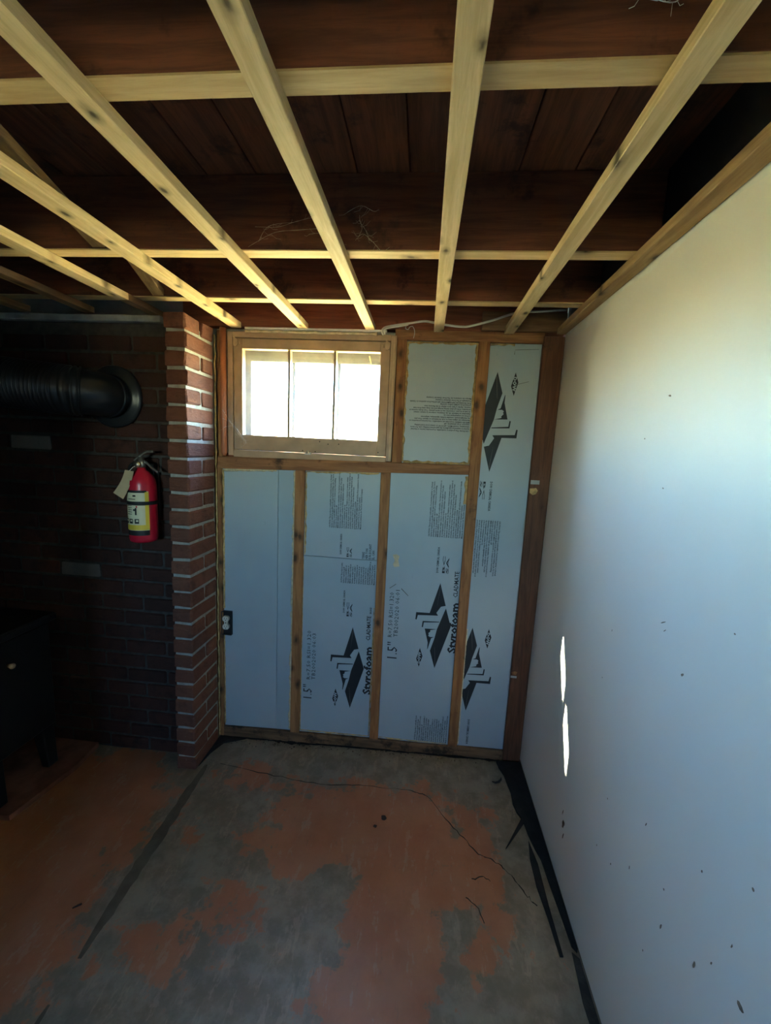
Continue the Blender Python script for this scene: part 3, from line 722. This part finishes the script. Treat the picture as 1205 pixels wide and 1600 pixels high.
put_text('brand_name', T_DOW, 'down', -.198, 1.832, .062, .017, b4, 'foam', .0003); put_text('brand_name', T_DOW, 'down', -.213, .650, .062, .017, b4, 'foam', .0003)
put_text('fine_print', T_SUB, 'down', -.258, 1.372, .135, .012, b4); put_text('fine_print', T_SUB2, 'down', -.303, 1.374, .085, .026, b4)
put_text('text_block', PARA, 'down', -.356, 1.194, .272, .162, b4)
put_text('fine_print', T_SUB, 'down', -.268, .188, .135, .012, b4)
for q in ([(-.20, 1.945), (-.10, 1.950), (-.10, 1.948), (-.20, 1.943)], [(-.200, 1.945), (-.203, 1.925), (-.200, 1.925)], [(-.185, 1.80), (-.13, 1.815), (-.13, 1.813), (-.185, 1.798)]): flat_poly('pencil_line', [q], YP, 'storm_paint', b4)

# ---------------------------------------------------------------- outlet
ot = empty('electrical_outlet', (-1.505, 0, .535)); tag(ot, 'ivory duplex electrical outlet in an open black box beside the brick pier', 'outlet')
m = MB(); 
for a, b in (((-1.532, -.006, .525), (-1.528, .010, .650)), ((-1.484, -.006, .525), (-1.480, .010, .650)), ((-1.528, -.006, .525), (-1.484, .010, .529)), ((-1.528, -.006, .646), (-1.484, .010, .650)), ((-1.528, .006, .529), (-1.484, .010, .646))): m.box(a, b)
m.build('box', 'rubber', ot)
def socket(zc):
    poly = []
    for i in range(20):
        q = 2 * PI * i / 20; poly.append((-1.508 + .0165 * math.cos(q), zc + max(-.0135, min(.0135, .0165 * math.sin(q)))))
    r = MB().prism(poly, -.009, .004).build('receptacle', 'ivory', ot)
    for dx in (-.006, .006): MB().box((-1.508 + dx - .001, -.0095, zc - .001), (-1.508 + dx + .001, -.0088, zc + .007)).build('slot', 'rubber', r)
    MB().tube([(-1.508, -.0095, zc - .007), (-1.508, -.0088, zc - .007)], .0025, 8).build('ground_slot', 'rubber', r)
socket(.612); socket(.570)
MB().box((-1.517, -.007, .572), (-1.499, .004, .610), .001).build('yoke', 'ivory', ot)
MB().tube([(-1.508, -.0085, .591), (-1.508, -.0065, .591)], .003, 8).build('screw', 'rubber', ot)

# ---------------------------------------------------------------- cable along the rim board
def spline(pts, k=8):
    P = [Vector(p) for p in pts]; P = [P[0]] + P + [P[-1]]; out = []
    for i in range(1, len(P) - 2):
        for j in range(k):
            t = j / k; a, b, c, d = P[i - 1], P[i], P[i + 1], P[i + 2]
            out.append(.5 * ((2 * b) + (-a + c) * t + (2 * a - 5 * b + 4 * c - d) * t * t + (-a + 3 * b - 3 * c + d) * t ** 3))
    out.append(P[-2]); return out
cb = empty('electrical_cable', (-.4, -.02, 2.03)); tag(cb, 'white electrical cable sagging along the top of the stud wall', 'cable')
MB().tube(spline([(-.772, -.012, 1.988), (-.778, -.02, 2.000), (-.765, -.024, 2.014), (-.72, -.024, 2.024), (-.661, -.022, 2.034), (-.60, -.02, 2.044), (-.562, -.02, 2.040), (-.496, -.02, 2.030), (-.44, -.02, 2.0255), (-.402, -.021, 2.028), (-.31, -.025, 2.052), (-.233, -.025, 2.078), (-.17, -.025, 2.088), (-.13, -.024, 2.090), (-.015, -.022, 2.099)]), .0048, 8).build('jacket', 'cable', cb, smooth=True)
MB().tube(spline([(-.765, -.012, 1.990), (-.768, -.026, 2.004), (-.75, -.028, 2.012), (-.70, -.026, 2.021), (-.665, -.024, 2.028)]), .0040, 8).build('loose_end', 'cable', cb, smooth=True)
MB().tube(spline([(-.672, -.024, 2.026), (-.676, -.026, 2.012), (-.664, -.026, 2.008), (-.658, -.026, 2.018), (-.645, -.024, 2.020), (-.636, -.02, 2.000), (-.640, -.014, 1.975)]), .0012, 6).build('tie_string', 'cable', cb, smooth=True)

# ---------------------------------------------------------------- fire extinguisher
fx, fy = -1.762, -.232; z0 = 1.045; R0 = .056
fe = empty('fire_extinguisher', (fx, fy, z0)); tag(fe, 'red fire extinguisher with a paper tag hanging on the dark brick wall', 'fire extinguisher')
MB().lathe([(.0, z0 + .006), (.040, z0), (.052, z0 + .006), (R0, z0 + .018), (R0, z0 + .245), (.053, z0 + .268), (.043, z0 + .290), (.028, z0 + .306), (.018, z0 + .312), (.016, z0 + .322), (0, z0 + .322)], fx, fy, 40).build('cylinder', 'red', fe, smooth=True)
a0, a1 = -PI * .98, -PI * .17
lb = MB().lathe([(R0 + .0008, z0 + .058), (R0 + .0008, z0 + .225)], fx, fy, 24, a0, a1).build('label_sticker', 'label_cream', fe, smooth=True)
MB().lathe([(R0 + .0014, z0 + .060), (R0 + .0014, z0 + .082)], fx, fy, 24, a0, a1).build('yellow_band', 'label_yellow', lb, smooth=True)
MB().lathe([(R0 + .0014, z0 + .082), (R0 + .0014, z0 + .222)], fx, fy, 6, a1 - .26, a1).build('yellow_band', 'label_yellow', lb, smooth=True)
MB().lathe([(R0 + .0012, z0 + .036), (R0 + .0012, z0 + .058)], fx, fy, 24, a0, a1).build('black_band', 'rubber', lb, smooth=True)
MB().lathe([(R0 + .0012, z0 + .219), (R0 + .0012, z0 + .229)], fx, fy, 18, a0, a1 - .15).build('heading', 'rubber', lb, smooth=True)
def on_cyl(name, ang, zc, w, h, mat='rubber', r=.0020):
    MB().lathe([(R0 + r, zc - h / 2), (R0 + r, zc + h / 2)], fx, fy, 4, ang + .68 - w / 2, ang + .68 + w / 2).build(name, mat, lb, smooth=True)
for i, q in enumerate((-2.05, -2.50, -2.9)):
    on_cyl('pictogram', q, z0 + .098, .30, .020); on_cyl('pictogram_figure', q + .03, z0 + .100, .16, .008, 'label_cream', .0026)
on_cyl('pictogram', -2.10, z0 + .140, .12, .030); on_cyl('pictogram', -2.22, z0 + .146, .14, .008); on_cyl('pictogram', -2.04, z0 + .160, .10, .008, 'red')
for i in range(5): on_cyl('print_line', -2.62, z0 + .128 + i * .009, .45, .0025)
on_cyl('pictogram', -2.18, z0 + .206, .22, .007); on_cyl('print_line', -2.40, z0 + .192, .6, .003)
MB().lathe([(R0 + .001, z0 + .166), (R0 + .0035, z0 + .168), (R0 + .0035, z0 + .180), (R0 + .001, z0 + .182)], fx, fy, 40).build('strap', 'rubber', fe, smooth=True)
br = MB().box((fx - .018, fy + R0 - .004, z0 + .06), (fx + .018, -.152, z0 + .34), .002).box((fx - .03, -.165, z0 + .10), (fx + .03, -.150, z0 + .30), .002).build('wall_bracket', 'black_metal', fe)
vz = z0 + .322
MB().lathe([(.013, vz), (.018, vz + .003), (.018, vz + .026), (.012, vz + .030), (.012, vz + .044), (0, vz + .046)], fx, fy, 18).build('valve', 'steel', fe, smooth=True)
MB().tube([(fx, fy - .018, vz + .014), (fx, fy - .030, vz + .014)], .013, 16).build('gauge', 'steel', fe, smooth=True)
MB().tube(spline([(fx - .030, fy, vz + .028), (fx - .005, fy, vz + .048), (fx + .030, fy - .004, vz + .068), (fx + .062, fy - .006, vz + .070)]), [.006] * 8 + [.006] * 8 + [.006] * 8 + [.005], 8).build('squeeze_lever', 'steel', fe, smooth=True)
MB().tube(spline([(fx - .010, fy, vz + .026), (fx + .020, fy, vz + .024), (fx + .050, fy - .003, vz + .002), (fx + .078, fy - .004, vz - .016)]), .0052, 8).build('carry_handle', 'steel', fe, smooth=True)
MB().tube(spline([(fx - .016, fy, vz + .012), (fx - .036, fy, vz + .014), (fx - .052, fy + .004, vz + .002), (fx - .062, fy + .01, vz - .02)]), [.008] * 24 + [.007], 8).build('nozzle', 'rubber', fe, smooth=True)
tgp = [Vector((fx - .040, -.276, vz - .010)), Vector((fx + .006, -.286, vz - .014)), Vector((fx - .034, -.302, vz - .130)), Vector((fx - .088, -.288, vz - .108))]
m = MB(); n_ = Vector((0, -.0012, 0)); 
def lerp4(a, b): 
    p = tgp[0].lerp(tgp[1], a).lerp(tgp[3].lerp(tgp[2], a), b); p.y += .010 * math.sin(PI * b); return p
vs = [lerp4(i / 4, j / 6) for j in range(7) for i in range(5)]
m.add(vs + [v + n_ for v in vs], [(j * 5 + i, j * 5 + i + 1, (j + 1) * 5 + i + 1, (j + 1) * 5 + i) for j in range(6) for i in range(4)] + [(35 + j * 5 + i, 35 + (j + 1) * 5 + i, 35 + (j + 1) * 5 + i + 1, 35 + j * 5 + i + 1) for j in range(6) for i in range(4)])
tg = m.build('inspection_tag', 'tag', fe)
MB().tube([(fx, fy - .012, vz + .014), (fx - .010, -.270, vz + .002), (fx - .018, -.282, vz - .014)], .0012, 6).build('tag_string', 'cable', fe)

# ---------------------------------------------------------------- flexible stove pipe
dc = empty('stove_pipe', (-1.932, -.15, 1.66)); tag(dc, 'black corrugated stove pipe bending into a round wall collar', 'pipe')
cx, cz = -1.932, 1.664
def ring(prof, cx_, cz_, n=40):   # profile (radius, y) turned about an axis along y
    m = MB(); base = 0
    for r, y in prof:
        for j in range(n):
            q = 2 * PI * j / n; m.v.append(Vector((cx_ + r * math.cos(q), y, cz_ + r * math.sin(q))))
    for i in range(len(prof) - 1):
        for j in range(n): m.f.append((i * n + j, i * n + (j + 1) % n, (i + 1) * n + (j + 1) % n, (i + 1) * n + j))
    return m
ring([(.090, -.149), (.130, -.151), (.134, -.156), (.130, -.162), (.118, -.168), (.100, -.172), (.094, -.176), (.090, -.172)], cx, cz).build('wall_collar', 'duct', dc, smooth=True)
path = [Vector((cx, -.152, cz)), Vector((cx, -.19, cz)), Vector((cx, -.212, cz))]
for i in range(1, 13):
    q = PI / 2 * i / 12 * .94; path.append(Vector((cx - .096 * (1 - math.cos(q)), -.212 - .096 * math.sin(q), cz + .004 * i / 12)))
bend = path[9:]; d_ = (path[-1] - path[-2]).normalized(); st_ = path[-1].copy(); path = path[:11]
MB().tube(path, [.088, .088, .089] + [.090] * 8, 36, caps=False).build('elbow', 'duct', dc, smooth=True)
ring([(.0885, -.192), (.093, -.195), (.093, -.203), (.0885, -.206)], cx, cz).build('elbow_seam', 'duct', dc, smooth=True)
P = []; Rr = []; line = bend + [st_ + d_ * t + Vector((0, 0, .05 * t)) for t in (.03, .1, .2, .4, .6, .8, .95)]
acc = [0.0]
for i in range(1, len(line)): acc.append(acc[-1] + (line[i] - line[i - 1]).length)
NP = 460
for i in range(NP):
    t = acc[-1] * i / (NP - 1); k_ = max(j for j in range(len(acc) - 1) if acc[j] <= t + 1e-9)
    P.append(line[k_].lerp(line[k_ + 1], (t - acc[k_]) / (acc[k_ + 1] - acc[k_]))); Rr.append(.0945 + .0050 * math.sin(2 * PI * t / .0155))
MB().tube(P, Rr, 28).build('corrugated_hose', 'duct', dc, smooth=True)

# ---------------------------------------------------------------- wood stove on its hearth
he = MB().slab([(-3.1, -.60), (-2.135, -.58), (-2.095, -.30), (-2.11, -.155), (-3.1, -.155)], lambda x, y: -.0605, lambda x, y: -.036).build('hearth_slab', 'hearth')
tag(he, 'low reddish hearth slab under the black stove', 'hearth')
sv = empty('wood_stove', (-2.48, -.42, -.036)); tag(sv, 'black cast metal wood stove standing by the dark brick wall', 'stove')
MB().box((-2.76, -.58, .15), (-2.205, -.27, .655), .012).build('body', 'black_metal', sv)
MB().box((-2.79, -.60, .656), (-2.185, -.25, .692), .008).build('top_plate', 'black_metal', sv)
for x in (-2.72, -2.245):
    for y in (-.545, -.31):
        s_ = -1 if x < -2.5 else 1
        MB().hexa([(x - .018 + s_ * .03, y - .03, -.0355), (x + .018 + s_ * .03, y - .03, -.0355), (x + .018 + s_ * .03, y + .02, -.0355), (x - .018 + s_ * .03, y + .02, -.0355), (x - .03, y - .03, .151), (x + .03, y - .03, .151), (x + .03, y + .03, .151), (x - .03, y + .03, .151)], .004).build('leg', 'black_metal', sv)
dr = MB().box((-2.66, -.598, .26), (-2.31, -.578, .58), .006).build('door', 'black_metal', sv)
MB().tube([(-2.33, -.600, .40), (-2.33, -.625, .40), (-2.33, -.630, .47)], .008, 8).build('handle', 'steel', dr, smooth=True)
MB().tube([(-2.203, -.47, .545), (-2.175, -.478, .55)], [.006, .012], 10).build('damper_knob', 'steel', sv, smooth=True)

# ---------------------------------------------------------------- black tar strip along the foot of the right wall
tb = MB()
pl = [(-.118, -.018), (-.112, -.060), (-.096, -.105), (-.090, -.160), (-.084, -.205), (-.088, -.262), (-.080, -.305), (-.067, -.333), (-.158, -.474), (-.062, -.352), (-.058, -.40), (-.046, -.46), (-.034, -.50), (-.028, -.60), (-.020, -.70), (-.016, -.77), (-.004, -.785), (-.0015, -.78), (-.0015, -.018)]
pl.reverse()
tb.slab(pl, lambda x, y: zf(x) + .0002, lambda x, y: zf(x) + .010 + .004 * noise.noise(Vector((x * 60, y * 40, 0))))
t_ = tb.build('tar_strip', 'tar'); tag(t_, 'ragged black tar strip along the foot of the white wall', 'tar strip')
bd = MB().slab(list(reversed([(-.062, -.43), (-.074, -.50), (-.076, -.60), (-.066, -.70), (-.060, -.80), (-.050, -.80), (-.052, -.66), (-.050, -.52)])), lambda x, y: zf(x) + .0002, lambda x, y: zf(x) + .0055).build('tar_sliver', 'tar')
tag(bd, 'thin dark sliver lying beside the black tar strip', 'tar strip')
tw = MB().slab(list(reversed([(-.020, -.785), (-.030, -.90), (-.024, -1.05), (-.018, -1.3), (-.002, -1.3), (-.002, -.80)])), lambda x, y: zf(x) + .0002, lambda x, y: zf(x) + .004).build('wall_foot_strip', 'foot_strip')  # thin dark strip carrying the black line on along the wall foot
tag(tw, 'dark strip at the wall foot nearest the viewer', 'tar strip')
# rubble and dirt along the bottom plate, and lumps on the floor
def lump(name, x, y, r, label, seed, mat='debris', flat_=.5, group=None):
    rnd = random.Random(seed); bm = bmesh.new(); bmesh.ops.create_icosphere(bm, subdivisions=2, radius=1.0)
    m = MB(); vs = []
    for v in bm.verts:
        h = 1 + .45 * noise.noise(v.co * 1.7 + Vector((seed, 0, 0))); vs.append((x + v.co.x * r * h * 1.2, y + v.co.y * r * h, max(zf(x) + .0003, zf(x) + r * flat_ * .8 + v.co.z * r * h * flat_)))
    fs = [tuple(v.index for v in f.verts) for f in bm.faces]; bm.free()
    return tag(m.add(vs, fs).build(name, mat), label, 'debris', group)
lump('dirt_clod', -.637, -.393, .010, 'larger dark dirt clod on the red floor patch', 3)
lump('dirt_clod', -.668, -.433, .006, 'smaller dark dirt clod on the red floor patch', 5)
cs = MB().tube([(-.158, -.150, .001), (-.145, -.158, .003), (-.128, -.152, .004), (-.115, -.135, .003), (-.112, -.122, .002)], [.002, .004, .005, .004, .002], 6).build('tar_curl', 'tar', smooth=True)
tag(cs, 'small curled black tar flake on the floor near the corner post', 'debris')
sp = MB().tube([(-1.62, -.84, zf(-1.6) + .002), (-1.60, -.825, zf(-1.6) + .003)], [.002, .003], 6).build('wood_chip', 'debris'); tag(sp, 'dark wood chip on the floor beyond the joint line', 'debris')
m = MB(); rnd = random.Random(11)
for i in range(260):
    x = rnd.uniform(-1.53, -.09); d2 = abs(rnd.gauss(0, .022)); y = -.006 - d2; r = rnd.uniform(.001, .0035)
    if abs(x + 1.15) < .09: r *= 1.5
    vs = [(x + r * math.cos(q) * rnd.uniform(.7, 1.3), y + r * math.sin(q) * rnd.uniform(.7, 1.3), zf(x) + .0004) for q in (0, 1.26, 2.51, 3.77, 5.03)] + [(x, y, zf(x) + r * .9)]
    m.add(vs, [(k_, (k_ + 1) % 5, 5) for k_ in range(5)])
dt = m.build('dirt', 'debris')
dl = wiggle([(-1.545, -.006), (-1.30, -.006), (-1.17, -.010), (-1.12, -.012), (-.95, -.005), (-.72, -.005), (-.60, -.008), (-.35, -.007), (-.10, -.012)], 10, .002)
ribbon(dl, lambda t: .010 + .012 * abs(noise.noise(Vector((t * 14, 2, 0)))) + (.018 if .24 < t < .32 else 0), dz=.0022, jitter=.8).build('plate_shadow', 'tar', floor); tag(dt, 'crumbled dark dirt along the foot of the stud wall', 'dirt', kind='stuff')  # dark ribbon drawn as the shadow line below the bottom plate
rt = MB().slab(list(reversed([(-1.545, -.002), (-1.47, -.004), (-1.40, -.010), (-1.44, -.030), (-1.50, -.055), (-1.532, -.13), (-1.545, -.215), (-1.552, -.215), (-1.548, -.1)])), lambda x, y: zf(x) + .0003, lambda x, y: zf(x) + .005 + .003 * noise.noise(Vector((x * 50, y * 50, 0)))).build('dark_patch', 'tar'); tag(rt, 'black patch at the foot of the brick pier', 'stain')  # thin black patch in the corner between pier and plate

# ---------------------------------------------------------------- cobwebs
def web(name, strands, label, mat, r=.0006, fuzz=0):
    m = MB(); rnd = random.Random(len(label))
    for st2 in strands:
        pts = spline(st2, 6); m.tube(pts, [r * rnd.uniform(.5, 1.5) for _ in pts], 4)
        for _ in range(fuzz):
            i = rnd.randrange(len(pts)); p = pts[i]; q = p + Vector((rnd.uniform(-.03, .03), rnd.uniform(-.01, .01), rnd.uniform(-.02, .02)))
            m.tube([p, p.lerp(q, .5) + Vector((0, 0, -.004)), q], r * .5, 3)
    return tag(m.build(name, mat), label, 'cobweb')
web('cobweb', [[(-1.09, -.672, 2.036), (-1.03, -.69, 2.055), (-.99, -.70, 2.062), (-.93, -.70, 2.066), (-.87, -.69, 2.075), (-.85, -.67, 2.085)], [(-1.07, -.672, 2.088), (-1.00, -.69, 2.078), (-.95, -.70, 2.085), (-.90, -.69, 2.102), (-.86, -.67, 2.118)], [(-.91, -.69, 2.06), (-.87, -.69, 2.062), (-.83, -.67, 2.050)], [(-1.06, -.672, 2.05), (-1.02, -.70, 2.075), (-.96, -.67, 2.10)]], 'dusty cobweb strung along the dark joist between two pale battens', 'cobweb', .00045, 5)
web('cobweb', [[(-.81, -.672, 2.124), (-.77, -.69, 2.130), (-.74, -.67, 2.127)], [(-.775, -.68, 2.112), (-.77, -.69, 2.09), (-.755, -.69, 2.070), (-.745, -.68, 2.050)], [(-.785, -.672, 2.054), (-.76, -.70, 2.056), (-.735, -.69, 2.042), (-.715, -.672, 2.028)], [(-.775, -.68, 2.1), (-.765, -.69, 2.075), (-.775, -.68, 2.06)]], 'tangled tan cobweb right of the second long batten on the joist face', 'cobweb', .0005, 7)
web('cobweb', [[(-.345, -1.21, 2.115), (-.325, -1.225, 2.085), (-.30, -1.23, 2.072), (-.285, -1.21, 2.10)], [(-.34, -1.21, 2.10), (-.315, -1.23, 2.076), (-.28, -1.22, 2.078), (-.265, -1.21, 2.09)]], 'white cobweb clump hanging from the nearest joist', 'web_white', .0006, 6)
web('cobweb', [[(-1.505, -.020, 1.640), (-1.47, -.022, 1.59), (-1.44, -.018, 1.545), (-1.40, -.006, 1.492)], [(-1.505, -.022, 1.60), (-1.46, -.022, 1.58), (-1.42, -.012, 1.53), (-1.395, -.004, 1.490)], [(-1.50, -.02, 1.56), (-1.45, -.02, 1.565), (-1.41, -.010, 1.51)]], 'thin white cobweb across the lower corner of the window sash', 'web_white', .0004, 6)
bt = MB().tube([(-.842, .070, 1.915), (-.830, .075, 1.87), (-.818, .080, 1.80)], [.004, .003, .0008], 6).build('straw_stalk', 'sealant_pale'); tag(bt, 'pale stalk hanging behind the glass of the rightmost window pane', 'stalk')

# ---------------------------------------------------------------- outside
lawn = MB().add([(-40, .15, 1.30), (40, .15, 1.30), (40, 60, 1.30), (-40, 60, 1.30)], [(0, 1, 2, 3)]).build('lawn', 'lawn')
tag(lawn, 'sunlit lawn outside the window', kind='structure')
tag(MB().box((-5.0, -5.05, 2.28), (.8, -4.2, 2.40)).build('sky_blocker', 'ledge'), 'unseen slab added to block sky light from the second window', kind='structure')  # added out of view: cuts the upper sky so the rear fill is warmer
bounce_lawn = MB().add([(-40, -60, 1.18), (40, -60, 1.18), (40, -4.2, 1.18), (-40, -4.2, 1.18)], [(0, 1, 2, 3)]).build('lawn', 'lawn')  # added ground, unseen: bounces warm sunlight in through the rear window
tag(bounce_lawn, 'unseen lawn added behind the house for warm bounce light', kind='structure')
